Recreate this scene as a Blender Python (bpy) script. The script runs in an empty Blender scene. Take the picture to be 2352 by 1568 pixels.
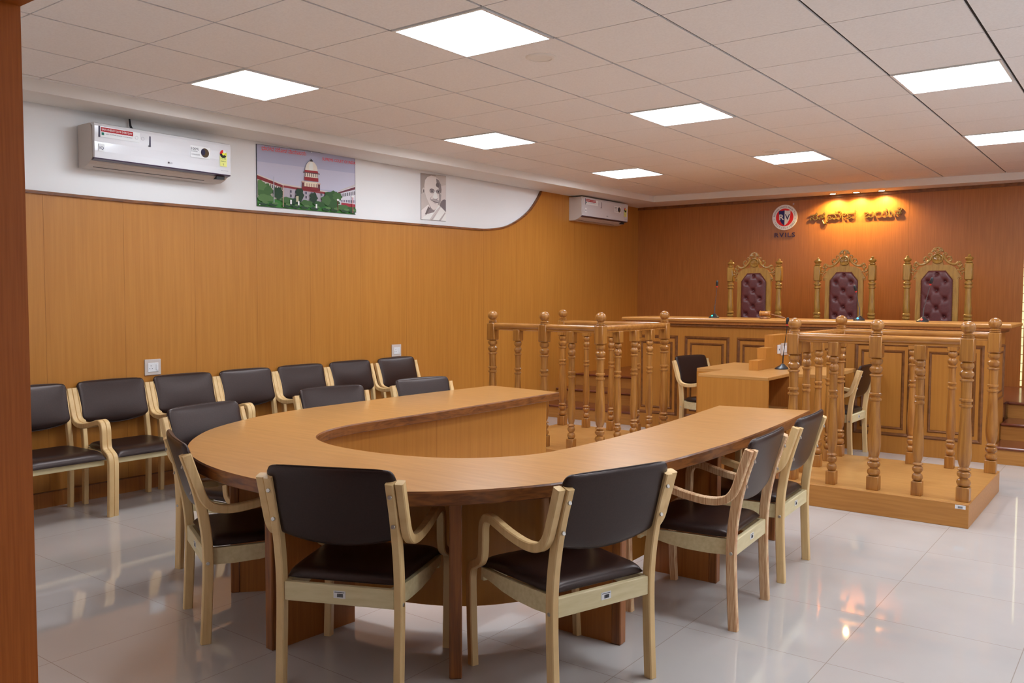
import bpy, bmesh, math, random
from mathutils import Vector, Matrix
random.seed(7)
SC = bpy.context.scene
C = SC.collection
PI = math.pi

# ---------------------------------------------------------------- camera, world, exposure
def make_camera():
    yaw, pit, rol = -0.6456, -0.0526, 0.0031
    f = 1965.07
    cy, sy = math.cos(yaw), math.sin(yaw)
    fw = Vector((sy*math.cos(pit), cy*math.cos(pit), math.sin(pit)))
    r = Vector((cy, -sy, 0)); u = r.cross(fw)
    r2 = math.cos(rol)*r + math.sin(rol)*u
    u2 = -math.sin(rol)*r + math.cos(rol)*u
    cam = bpy.data.cameras.new('camera'); o = bpy.data.objects.new('camera', cam); C.objects.link(o)
    m = Matrix((r2, u2, -fw)).transposed().to_4x4(); m.translation = Vector((3.7383, -3.1327, 1.4265))
    o.matrix_world = m
    cam.sensor_fit = 'HORIZONTAL'; cam.sensor_width = 36.0; cam.lens = f*36/2352; cam.clip_start = .02
    SC.camera = o
make_camera()
W = bpy.data.worlds.new('world'); SC.world = W; W.use_nodes = True
W.node_tree.nodes['Background'].inputs[0].default_value = (.9, .95, 1, 1)
W.node_tree.nodes['Background'].inputs[1].default_value = .3
SC.view_settings.view_transform = 'Standard'; SC.view_settings.look = 'None'
SC.view_settings.gamma = 1; SC.view_settings.use_curve_mapping = False
SC.view_settings.exposure = 0.0
LED = 26.5            # radiance of the LED ceiling panels
LEDCOL = (.82, .925, 1.03)

# ---------------------------------------------------------------- materials
def lin(c):
    return tuple(((v/255)/12.92 if v/255 <= .04045 else ((v/255+.055)/1.055)**2.4) for v in c)
def base(name, col, rough=.5, spec=.5, metal=0., coat=0., emit=None, es=0.):
    m = bpy.data.materials.new(name); m.use_nodes = True
    b = m.node_tree.nodes['Principled BSDF']
    b.inputs['Base Color'].default_value = (*col, 1); b.inputs['Roughness'].default_value = rough
    b.inputs['Specular IOR Level'].default_value = spec; b.inputs['Metallic'].default_value = metal
    b.inputs['Coat Weight'].default_value = coat; b.inputs['Coat Roughness'].default_value = .08
    if emit: b.inputs['Emission Color'].default_value = (*emit, 1); b.inputs['Emission Strength'].default_value = es
    return m
def noise_mat(name, c1, c2, scale=(1, 1, 1), nscale=5., detail=5., rough=.5, spec=.5, coat=0., bump=0., c3=None, lo=.3, hi=.7, dist=0.):
    """colour from noise stretched along one axis of the object's own coordinates"""
    m = base(name, c1, rough, spec, 0, coat); nt = m.node_tree; b = nt.nodes['Principled BSDF']
    tc = nt.nodes.new('ShaderNodeTexCoord'); mp = nt.nodes.new('ShaderNodeMapping')
    mp.inputs['Scale'].default_value = scale
    n = nt.nodes.new('ShaderNodeTexNoise'); n.inputs['Scale'].default_value = nscale; n.inputs['Detail'].default_value = detail
    n.inputs['Distortion'].default_value = dist
    r = nt.nodes.new('ShaderNodeValToRGB'); r.color_ramp.elements[0].position = lo; r.color_ramp.elements[1].position = hi
    r.color_ramp.elements[0].color = (*c1, 1); r.color_ramp.elements[1].color = (*c2, 1)
    if c3:
        e = r.color_ramp.elements.new((lo+hi)/2); e.color = (*c3, 1)
    L = nt.links.new
    L(tc.outputs['Object'], mp.inputs['Vector']); L(mp.outputs['Vector'], n.inputs['Vector'])
    L(n.outputs['Fac'], r.inputs['Fac']); L(r.outputs['Color'], b.inputs['Base Color'])
    if bump:
        bp = nt.nodes.new('ShaderNodeBump'); bp.inputs['Strength'].default_value = bump; bp.inputs['Distance'].default_value = .002
        L(n.outputs['Fac'], bp.inputs['Height']); L(bp.outputs['Normal'], b.inputs['Normal'])
    return m
M = {}
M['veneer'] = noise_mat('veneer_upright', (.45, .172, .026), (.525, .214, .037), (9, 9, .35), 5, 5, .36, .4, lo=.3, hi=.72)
M['veneer_flat'] = noise_mat('veneer_lengthwise', (.47, .215, .056), (.57, .28, .086), (1.0, 9, 9), 4, 6, .3, .45, coat=.15, lo=.3, hi=.75)
M['veneer_x'] = noise_mat('veneer_across', (.44, .18, .038), (.54, .235, .055), (.7, 12, 12), 5, 6, .36, .4)
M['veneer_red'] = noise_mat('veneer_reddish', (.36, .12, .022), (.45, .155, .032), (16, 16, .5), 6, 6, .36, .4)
M['teak'] = noise_mat('teak_edge', (.10, .028, .008), (.27, .092, .022), (1.5, 1.5, 9), 5, 7, .34, .4, coat=.06, lo=.28, hi=.62, dist=1.2)
M['teak_post'] = noise_mat('teak_post', (.13, .036, .009), (.33, .11, .026), (18, 18, 1.0), 3, 6, .32, .4, coat=.1, lo=.25, hi=.6, dist=.5)
M['turned'] = noise_mat('turned_teak', (.27, .095, .016), (.45, .19, .038), (22, 22, 1.4), 2.5, 6, .30, .45, coat=.15, lo=.3, hi=.65, dist=.4)
M['rail'] = noise_mat('teak_rail', (.33, .12, .022), (.48, .20, .042), (2, 14, 14), 3, 6, .25, .5, coat=.3, lo=.3, hi=.65)
M['jamb'] = noise_mat('veneer_jamb', (.37, .085, .006), (.48, .12, .012), (30, 30, .8), 6, 6, .4, .3)
M['moulding'] = noise_mat('dark_moulding', (.16, .055, .015), (.27, .10, .028), (6, 6, 6), 4, 5, .35, .4)
M['tread'] = noise_mat('red_brown_tread', (.14, .035, .018), (.22, .06, .028), (1, 12, 12), 5, 5, .22, .5, coat=.4)
M['carved'] = noise_mat('carved_wood', (.27, .125, .020), (.42, .22, .042), (14, 14, 2), 4, 6, .3, .5, coat=.3)
M['beech'] = noise_mat('bent_ply', (.72, .46, .20), (.84, .58, .28), (1.2, 14, 1.2), 4, 5, .4, .4, lo=.3, hi=.7)
M['beech_red'] = noise_mat('bent_ply_striped', (.58, .25, .11), (.86, .60, .34), (1.2, 60, 3), 4, 5, .4, .4, lo=.3, hi=.62)
M['beech_rail'] = noise_mat('pale_rail', (.68, .55, .29), (.79, .66, .40), (2, 14, 14), 4, 5, .42, .4)
M['leather'] = noise_mat('brown_leatherette', (.012, .0055, .0045), (.021, .0095, .008), (1, 1, 1), 160, 2, .34, .45, bump=.12)
M['leather'].node_tree.nodes['Principled BSDF'].inputs['Specular Tint'].default_value = (1, .80, .74, 1)
M['burgundy'] = noise_mat('burgundy_leather', (.082, .016, .016), (.115, .024, .023), (1, 1, 1), 60, 3, .4, .5, bump=.15)
M['white_wall'] = noise_mat('cream_paint', (.88, .86, .85), (.90, .885, .875), (1, 1, 1), 2, 3, .6, .3)
M['soffit'] = noise_mat('soffit_paint', (.84, .79, .74), (.86, .82, .77), (1, 1, 1), 2, 3, .6, .3)
M['ac_white'] = base('ac_plastic', (.80, .78, .80), .16, .5, 0, .3)
M['ac_side'] = base('ac_side_plastic', (.62, .55, .50), .4)
M['dark_plastic'] = base('dark_plastic', (.018, .018, .022), .35)
M['plum'] = base('plum_strip', (.05, .025, .06), .3)
M['chrome'] = base('screw_metal', (.55, .52, .48), .3, .5, 1.)
M['brass'] = base('brass', (.75, .50, .16), .18, .5, 1.)
M['gold_letter'] = base('gold_letter', (.24, .15, .035), .30, .5, .6)
M['gap'] = base('dark_gap', (.02, .012, .008), .8)
M['seam'] = base('veneer_seam', (.32, .115, .020), .7)
M['switch_frame'] = base('switch_frame', (.62, .52, .46), .4)
M['switch_white'] = base('switch_white', (.78, .76, .76), .3)
M['paper'] = base('paper_label', (.80, .78, .78), .5)
M['ink'] = base('ink', (.03, .03, .035), .6)
M['glide'] = base('grey_glide', (.25, .25, .27), .5)
M['light_frame'] = base('light_frame', (.85, .84, .83), .4)
M['diffuser'] = base('led_diffuser', (.9, .9, .9), .5, emit=LEDCOL, es=LED)
M['spot_glow'] = base('spot_glow', (1, .8, .5), .5, emit=(1, .72, .38), es=28)
M['slit'] = base('daylit_glass', (.6, .55, .3), .3, emit=(.95, .85, .45), es=.9)
_cm = {}
def cmat(rgb, rough=.6):
    k = (tuple(rgb), rough)
    if k not in _cm: _cm[k] = base('print_%02x%02x%02x' % tuple(rgb), tuple(min(.92, c*1.62) for c in lin(rgb)), rough, .3)
    return _cm[k]

def ceiling_tile_mat():
    m = noise_mat('mineral_tile', (.90, .87, .86), (.94, .915, .905), (1, 1, 1), 90, 4, .8, .2, bump=.25, lo=.35, hi=.6)
    return m
M['tile'] = ceiling_tile_mat()
def floor_mat():
    m = base('vitrified_tile', (.7, .66, .6), .035, .85); nt = m.node_tree; b = nt.nodes['Principled BSDF']; L = nt.links.new
    tc = nt.nodes.new('ShaderNodeTexCoord')
    mp = nt.nodes.new('ShaderNodeMapping'); mp.inputs['Location'].default_value = (-2.752, -.222, 0)
    br = nt.nodes.new('ShaderNodeTexBrick'); br.offset = 0; br.squash = 1
    br.inputs['Scale'].default_value = 1.0; br.inputs['Brick Width'].default_value = .6; br.inputs['Row Height'].default_value = .61
    br.inputs['Mortar Size'].default_value = .0016; br.inputs['Mortar Smooth'].default_value = .1
    br.inputs['Color1'].default_value = (.565, .51, .475, 1); br.inputs['Color2'].default_value = (.585, .53, .495, 1)
    br.inputs['Mortar'].default_value = (.40, .33, .28, 1)
    n = nt.nodes.new('ShaderNodeTexNoise'); n.inputs['Scale'].default_value = 3.5; n.inputs['Detail'].default_value = 8
    mx = nt.nodes.new('ShaderNodeMixRGB'); mx.blend_type = 'MULTIPLY'; mx.inputs[0].default_value = .12
    L(tc.outputs['Object'], mp.inputs['Vector']); L(mp.outputs['Vector'], br.inputs['Vector']); L(tc.outputs['Object'], n.inputs['Vector'])
    L(br.outputs['Color'], mx.inputs[1]); L(n.outputs['Fac'], mx.inputs[2]); L(mx.outputs['Color'], b.inputs['Base Color'])
    return m
M['floor'] = floor_mat()

# ---------------------------------------------------------------- mesh helpers
class MB:
    def __init__(s): s.v = []; s.f = []; s.mi = []; s.sm = []; s.mats = []
    def m(s, mat):
        if mat not in s.mats: s.mats.append(mat)
        return s.mats.index(mat)
    def add(s, vs, fs, mat, smooth=False):
        o = len(s.v); k = s.m(mat); s.v += [tuple(v) for v in vs]
        for f in fs: s.f.append([i+o for i in f]); s.mi.append(k); s.sm.append(smooth)
    def box(s, a, b, mat, mtx=None):
        x0, y0, z0 = a; x1, y1, z1 = b
        vs = [(x0,y0,z0),(x1,y0,z0),(x1,y1,z0),(x0,y1,z0),(x0,y0,z1),(x1,y0,z1),(x1,y1,z1),(x0,y1,z1)]
        if mtx: vs = [mtx @ Vector(v) for v in vs]
        s.add(vs, [(0,3,2,1),(4,5,6,7),(0,1,5,4),(1,2,6,5),(2,3,7,6),(3,0,4,7)], mat)
    def bbox(s, a, b, mat, bev=.004, mtx=None):
        """box with chamfered edges"""
        x0, y0, z0 = a; x1, y1, z1 = b; e = min(bev, abs(x1-x0)/2.1, abs(y1-y0)/2.1, abs(z1-z0)/2.1)
        vs = []; idx = {}
        for ix, X in enumerate((x0, x1)):
            for iy, Y in enumerate((y0, y1)):
                for iz, Z in enumerate((z0, z1)):
                    sx, sy, sz = (1-2*ix), (1-2*iy), (1-2*iz)
                    for ax in range(3):
                        p = [X+sx*e, Y+sy*e, Z+sz*e]; p[ax] = (X, Y, Z)[ax]
                        idx[(ix, iy, iz, ax)] = len(vs); vs.append(tuple(p))
        F = []
        for ax in range(3):
            o = [i for i in range(3) if i != ax]
            for sgn in (0, 1):
                q = []
                for a1, a2 in ((0,0),(1,0),(1,1),(0,1)):
                    k = [0,0,0]; k[ax] = sgn; k[o[0]] = a1; k[o[1]] = a2; q.append(idx[(*k, ax)])
                F.append(q)
            # edges parallel to ax
            for a1 in (0,1):
                for a2 in (0,1):
                    q = []
                    for e_, t in ((0, o[0]), (1, o[0]), (1, o[1]), (0, o[1])):
                        k = [0,0,0]; k[ax] = e_; k[o[0]] = a1; k[o[1]] = a2; q.append(idx[(*k, t)])
                    F.append(q)
        for ix in (0,1):
            for iy in (0,1):
                for iz in (0,1): F.append([idx[(ix,iy,iz,t)] for t in range(3)])
        if mtx: vs = [mtx @ Vector(v) for v in vs]
        s.add(vs, F, mat)
    def prism(s, pts, fn, d0, d1, mat, smooth=False, cap=True):
        """pts: closed 2D outline; fn(a, b, d) -> 3D"""
        n = len(pts); vs = [fn(a, b, d0) for a, b in pts] + [fn(a, b, d1) for a, b in pts]
        s.add(vs, [(i, (i+1) % n, n+(i+1) % n, n+i) for i in range(n)], mat, smooth)
        if cap:
            s.add([fn(a, b, d0) for a, b in pts], [tuple(range(n))[::-1]], mat)
            s.add([fn(a, b, d1) for a, b in pts], [tuple(range(n))], mat)
    def sweep(s, path, prof, mat, smooth=False, closed=False, up=None):
        """sweep a 2D profile (n, b) along 3D path; frame from tangent and up"""
        up = Vector(up or (0, 0, 1)); P = [Vector(p) for p in path]; n = len(P); k = len(prof); vs = []
        for i in range(n):
            if closed: t = (P[(i+1) % n]-P[i-1])
            else: t = P[min(i+1, n-1)]-P[max(i-1, 0)]
            t.normalize(); side = t.cross(up).normalized(); b = side.cross(t).normalized()
            # mitre correction
            if 0 < i < n-1:
                t1 = (P[i]-P[i-1]).normalized(); c = max(.4, t1.dot(t))
            else: c = 1
            for a, c2 in prof: vs.append(P[i]+side*(a/c)+b*c2)
        fs = []
        for i in range(n if closed else n-1):
            for j in range(k):
                fs.append((i*k+j, i*k+(j+1) % k, ((i+1) % n)*k+(j+1) % k, ((i+1) % n)*k+j))
        s.add(vs, fs, mat, smooth)
        if not closed:
            s.add(vs[:k], [tuple(range(k))[::-1]], mat); s.add(vs[-k:], [tuple(range(k))], mat)
    def tube(s, path, r, mat, seg=10, up=None):
        rr = r if isinstance(r, (list, tuple)) else [r]*len(path)
        up0 = Vector(up or (0.13, .21, 1)); P = [Vector(p) for p in path]; vs = []; n = len(P)
        for i in range(n):
            t = (P[min(i+1, n-1)]-P[max(i-1, 0)]).normalized()
            u = up0 if abs(t.dot(up0.normalized())) < .95 else Vector((1, 0.1, 0))
            a = t.cross(u).normalized(); b = a.cross(t)
            for k in range(seg):
                an = 2*PI*k/seg; vs.append(P[i]+(a*math.cos(an)+b*math.sin(an))*rr[i])
        fs = [(i*seg+j, i*seg+(j+1) % seg, (i+1)*seg+(j+1) % seg, (i+1)*seg+j) for i in range(n-1) for j in range(seg)]
        s.add(vs, fs, mat, True); s.add(vs[:seg], [tuple(range(seg))[::-1]], mat); s.add(vs[-seg:], [tuple(range(seg))], mat)
    def lathe(s, prof, mat, seg=20, mtx=None, smooth=True):
        """prof: list of (r, z)"""
        vs = []
        for r, z in prof:
            for k in range(seg):
                a = 2*PI*k/seg; vs.append(Vector((r*math.cos(a), r*math.sin(a), z)))
        if mtx: vs = [mtx @ v for v in vs]
        n = len(prof)
        fs = [(i*seg+j, i*seg+(j+1) % seg, (i+1)*seg+(j+1) % seg, (i+1)*seg+j) for i in range(n-1) for j in range(seg)]
        s.add(vs, fs, mat, smooth)
        s.add(vs[:seg], [tuple(range(seg))[::-1]], mat); s.add(vs[-seg:], [tuple(range(seg))], mat)
    def grid(s, fn, nu, nv, mat, smooth=True, warp=False):
        wf = (lambda q: math.sin(q*PI/2)) if warp else (lambda q: q)
        vs = [fn(wf(i/nu*2-1), wf(j/nv*2-1)) for i in range(nu+1) for j in range(nv+1)]
        s.add(vs, [(i*(nv+1)+j, (i+1)*(nv+1)+j, (i+1)*(nv+1)+j+1, i*(nv+1)+j+1) for i in range(nu) for j in range(nv)], mat, smooth)
    def poly(s, pts, mat): s.add(pts, [tuple(range(len(pts)))], mat)
    def mesh(s, name):
        me = bpy.data.meshes.new(name); me.from_pydata(s.v, [], s.f)
        for m in s.mats: me.materials.append(m)
        me.polygons.foreach_set('material_index', s.mi); me.polygons.foreach_set('use_smooth', s.sm)
        me.update()
        bm = bmesh.new(); bm.from_mesh(me); bmesh.ops.remove_doubles(bm, verts=bm.verts, dist=1e-6)
        bmesh.ops.recalc_face_normals(bm, faces=bm.faces); bm.to_mesh(me); bm.free()
        if any(s.sm):
            try: me.set_sharp_from_angle(angle=math.radians(38))
            except Exception: pass
        return me
def ob(name, mb, parent=None, loc=(0,0,0), rot=(0,0,0)):
    o = bpy.data.objects.new(name, mb.mesh(name) if isinstance(mb, MB) else mb); C.objects.link(o)
    o.location = loc; o.rotation_euler = rot
    if parent: o.parent = parent
    return o
def tag(o, label, cat, group=None, kind=None):
    o['label'] = label; o['category'] = cat
    if group: o['group'] = group
    if kind: o['kind'] = kind
    return o
def thing(name, label, cat, loc=(0,0,0), rz=0, group=None):
    o = bpy.data.objects.new(name, None); C.objects.link(o); o.location = loc; o.rotation_euler = (0, 0, rz)
    o.empty_display_size = .1
    return tag(o, label, cat, group)
def struct(name, mb, label=None):
    o = ob(name, mb); o['kind'] = 'structure'
    return o
def kids(o): return [c for c in C.objects if c.parent == o]
def dup(root, loc, rz, label, group=None):
    r = root.copy(); C.objects.link(r); r.location = loc; r.rotation_euler = (0, 0, rz); r['label'] = label
    if group: r['group'] = group
    for ch in kids(root):
        c = ch.copy(); C.objects.link(c); c.parent = r
        for g in kids(ch):
            d = g.copy(); C.objects.link(d); d.parent = c
    return r
def spline(pts, n=6, closed=False):
    P = [Vector(p) for p in pts]; out = []; L = len(P)
    rng = range(L) if closed else range(L-1)
    for i in rng:
        p0 = P[i-1] if (closed or i > 0) else P[0]*2-P[1]
        p1 = P[i]; p2 = P[(i+1) % L]
        p3 = P[(i+2) % L] if (closed or i+2 < L) else P[L-1]*2-P[L-2]
        for k in range(n):
            t = k/n
            out.append(.5*((2*p1)+(-p0+p2)*t+(2*p0-5*p1+4*p2-p3)*t*t+(-p0+3*p1-3*p2+p3)*t**3))
    if not closed: out.append(P[-1])
    return out
_tc = {}
def text_mb(txt, size, fn, mat, depth=.002, mb=None, align='LEFT', spacing=1.0, width=None, bold=0.0):
    """lettering as a mesh; fn(x, y, z) -> 3D where x runs along the line, y up, z out of the surface"""
    key = (txt, align, spacing, bold)
    if key not in _tc:
        cu = bpy.data.curves.new('txt', 'FONT'); cu.body = txt; cu.size = 1; cu.extrude = .5; cu.align_x = align
        cu.space_character = spacing; cu.resolution_u = 3; cu.offset = bold
        o = bpy.data.objects.new('txt', cu); C.objects.link(o)
        bpy.context.view_layer.update(); dg = bpy.context.evaluated_depsgraph_get()
        me = bpy.data.meshes.new_from_object(o.evaluated_get(dg))
        par = list(range(len(me.vertices)))
        def fd(a):
            while par[a] != a: par[a] = par[par[a]]; a = par[a]
            return a
        for p in me.polygons:
            r = fd(p.vertices[0])
            for q in p.vertices[1:]: par[fd(q)] = r
        ids = {}
        for q in range(len(par)): ids.setdefault(fd(q), len(ids))
        # neighbouring strokes that overlap get slightly different depths
        _tc[key] = ([(v.co[0], v.co[1], v.co[2]*(1+.05*(ids[fd(v.index)] % 6))) for v in me.vertices], [tuple(p.vertices) for p in me.polygons])
        bpy.data.objects.remove(o); bpy.data.curves.remove(cu); bpy.data.meshes.remove(me)
    vs, fs = _tc[key]
    if not vs: return mb or MB()
    mb = mb or MB(); sx = size
    if width:
        w = max(v[0] for v in vs)-min(v[0] for v in vs); sx = width/w
    x0 = min(v[0] for v in vs) if width and align == 'LEFT' else 0
    mb.add([fn((v[0]-x0)*sx, v[1]*size, (v[2]+.5)*depth) for v in vs], fs, mat)
    return mb

# ---------------------------------------------------------------- the room
XL, YB, ZC, ZS = -2.187, 7.707, 2.763, 2.684
XR, YF, YN = 5.4, -2.189, -5.0
def build_room():
    f = MB(); f.box((XL-.1, YN, -.1), (XR+.1, YB+.1, 0), M['floor']); struct('floor', f)
    # suspended ceiling of 600 mm tiles with open joints over a dark void
    lights = {(1,0),(-2,0),(1,4),(4,4),(-2,4),(-2,8),(1,8),(4,8),(4,0),(7,0),(7,4),(7,8)}
    c = MB(); c.box((XL-.1, YN, ZC+.008), (XR+.1, YB+.1, ZC+.1), M['gap'])
    for i in range(-4, 10):
        for j in range(-9, 13):
            if (i, j) in lights: continue
            x0, x1 = i*.6+.0075, (i+1)*.6-.0075; y0, y1 = j*.6+.0035, (j+1)*.6-.0035
            x0 = max(x0, XL); x1 = min(x1, XR); y0 = max(y0, YN); y1 = min(y1, YB)
            if x1-x0 < .02 or y1-y0 < .02: continue
            c.box((x0, y0, ZC), (x1, y1, ZC+.03), M['tile'])
    struct('ceiling', c)
    names = {(1,0): 'square LED ceiling light nearest the camera, above the curved table end',
             (-2,0): 'square LED ceiling light near the left wall, beside the big air conditioner',
             (1,4): 'square LED ceiling light in mid ceiling, above the right table arm and clerk desk',
             (4,4): 'square LED ceiling light at upper right, above the railed box on the right',
             (-2,4): 'square LED ceiling light near the left wall above the portrait poster',
             (-2,8): 'square LED ceiling light near the far left corner, by the small air conditioner',
             (1,8): 'square LED ceiling light farthest back in the middle, before the spotlit lettering',
             (4,8): 'square LED ceiling light cut by the right edge, before the rear wall',
             (4,0): 'square LED ceiling light to the right of the camera view', (7,0): 'square LED ceiling light near the right wall, front row',
             (7,4): 'square LED ceiling light near the right wall, middle row', (7,8): 'square LED ceiling light near the right wall, rear row'}
    lf = MB()
    lf.box((-.2935,-.2935,-.006), (.2935,-.278,.03), M['light_frame']); lf.box((-.2935,.278,-.006), (.2935,.2935,.03), M['light_frame'])
    lf.box((-.2935,-.278,-.006), (-.278,.278,.03), M['light_frame']); lf.box((.278,-.278,-.006), (.2935,.278,.03), M['light_frame'])
    d = MB(); d.box((-.278,-.278,-.002), (.278,.278,.02), M['diffuser'])
    first = None
    for (i, j), lab in names.items():
        loc = (i*.6+.3, j*.6+.3, ZC)
        if first is None:
            first = thing('ceiling_light', lab, 'ceiling light', loc, 0, 'square LED ceiling lights')
            ob('frame', lf, first); ob('diffuser', d, first)
        else: dup(first, loc, 0, lab)
    # left wall: cream upper field, wood below with a sweeping curved top edge
    w = MB(); w.box((XL-.1, YN, 0), (XL-.012, YB+.1, ZC+.1), M['white_wall']); struct('wall_left', w)
    top = [(-2.189, 2.10), (-.55, 2.103), (.167, 2.10), (1.249, 2.112), (2.4, 2.128), (3.6, 2.146), (4.0, 2.150)]
    curve = spline([(4.0, 2.150), (4.25, 2.160), (4.55, 2.20), (4.80, 2.285), (5.03, 2.41), (5.19, 2.55), (5.30, 2.684)], 6)
    edge = [Vector((a, b)) for a, b in top[:-1]] + curve
    outline = [(-2.189, 0), (YB, 0), (YB, ZS)] + [(p[0], p[1]) for p in reversed(edge)]
    wp = MB(); wp.prism(outline, lambda a, b, d_: (d_, a, b), XL-.02, XL, M['veneer'])
    for y in (-1.62, -1.03, -.443, .108, .672, 1.243, 1.796, 2.39, 2.996, 3.60, 4.21, 4.82, 5.43, 6.04, 6.65, 7.26):
        zt = 2.09 if y < 3 else 2.13 if y < 4.3 else 2.26 if y < 4.9 else 2.66
        wp.box((XL-.001, y-.001, .105), (XL+.0006, y+.001, zt), M['seam'])
    o = ob('wainscot_panelling', wp); o['kind'] = 'structure'; o.name = 'wall_left_panelling'
    t = MB(); t.sweep([(XL+.004, p[0], p[1]) for p in edge], [(-.010,-.012),(.010,-.012),(.010,.012),(-.010,.012)], M['teak'], up=(1,0,0)); struct('trim_1', t)
    b = MB(); b.box((XL, -2.189, 0), (XL+.012, 5.2, .10), M['veneer_red']); b.box((XL, -2.189, .10), (XL+.014, 5.2, .106), M['moulding']); struct('baseboard_left', b)
    # rear wall
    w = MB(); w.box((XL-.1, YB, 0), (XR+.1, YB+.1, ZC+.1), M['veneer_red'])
    for x in (-1.57, -.973, -.367, .221, .80, 1.383, 2.0): w.box((x-.0014, YB-.0006, .45), (x+.0014, YB+.001, ZS), M['seam'])
    struct('wall_rear', w)
    # soffit along the left wall and along the rear wall
    s = MB(); pl = [(XL, YF), (-1.895, YF), (-1.66, 7.15), (-1.66, YB), (XL, YB)]
    s.prism(pl, lambda a, b_, d_: (a, b_, d_), ZS, ZC+.02, M['soffit']); struct('trim_2', s)
    s = MB(); pl = [(-1.66, 7.15), (2.4, 7.43), (XR, 7.55), (XR, YB), (-1.66, YB)]
    s.prism(pl, lambda a, b_, d_: (a, b_, d_), ZS, ZC+.02, M['soffit']); struct('trim_3', s)
    s = MB(); s.prism([(XL, YB-.018), (XR, YB-.018), (XR, YB), (XL, YB)], lambda a, b_, d_: (a, b_, d_), ZS-.035, ZS, M['moulding']); struct('trim_4', s)
    # right wall, partition with the opening the photo is taken through, anteroom
    w = MB(); w.box((XR, YN, 0), (XR+.1, YB+.1, ZC+.1), M['white_wall']); struct('wall_right', w)
    w = MB(); w.box((XL, YF-.20, 0), (1.50, YF-.02, ZC), M['white_wall']); w.box((1.50, YF-.20, 2.18), (4.52, YF-.02, ZC), M['white_wall']); w.box((4.52, YF-.20, 0), (XR, YF-.02, ZC), M['white_wall']); struct('wall_front', w)
    w = MB(); w.box((1.38, YF-.22, 0), (1.572, YF, 2.28), M['jamb']); w.box((4.45, YF-.22, 0), (4.65, YF, 2.28), M['jamb']); w.box((1.572, YF-.22, 2.106), (4.45, YF, 2.28), M['jamb']); struct('trim_5', w)
    w = MB(); w.box((XL, YN-.1, 0), (XR, YN, ZC+.1), M['white_wall']); struct('wall_anteroom', w)
    # narrow daylit slit beside the door at the right of the rear wall
    g = MB(); g.box((2.562, YB-.004, .462), (2.580, YB+.002, 2.2), M['slit']); gl = struct('window_1', g)
    g = MB()
    for k in range(18): g.box((2.560, YB-.006, .52+k*.095), (2.582, YB+.001, .526+k*.095), M['moulding'])
    ob('muntin', g, gl)
build_room()

def recessed_speaker(x, y, label):
    m = MB(); m.lathe([(.086, .012), (.086, -.002), (.080, -.007), (.066, -.010), (.062, -.010), (.062, -.007), (.002, -.007)], M['soffit'], 28, smooth=False)
    o = ob('ceiling_speaker', m, loc=(x, y, ZC)); tag(o, label, 'ceiling speaker', 'round ceiling speakers')
recessed_speaker(.937, .845, 'round recessed ceiling speaker right of the nearest LED light')
recessed_speaker(.877, 4.607, 'round recessed ceiling speaker near the farthest middle LED light')

def downlight(x, y, label):
    t = thing('downlight', label, 'spotlight', (x, y, ZS), 0, 'warm downlights over the rear wall lettering')
    m = MB(); m.lathe([(.034, .001), (.046, -.001), (.048, -.004), (.036, -.006), (.034, -.001)], M['brass'], 24); ob('rim', m, t)
    m = MB(); m.lathe([(.001, -.005), (.034, -.005), (.034, .001), (.001, .001)], M['spot_glow'], 24); ob('lamp', m, t)
    l = bpy.data.lights.new('bulb', 'SPOT'); l.energy = 44; l.color = (1, .71, .28); l.spot_size = math.radians(150); l.spot_blend = .55; l.shadow_soft_size = .02
    lo = bpy.data.objects.new('bulb', l); C.objects.link(lo); lo.parent = t; lo.location = (0, 0, -.012)
downlight(.548, 7.565, 'warm downlight at left of the three over the gold lettering')
downlight(.820, 7.575, 'warm downlight in the middle of the three over the gold lettering')
downlight(1.103, 7.585, 'warm downlight at right of the three over the gold lettering')

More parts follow.
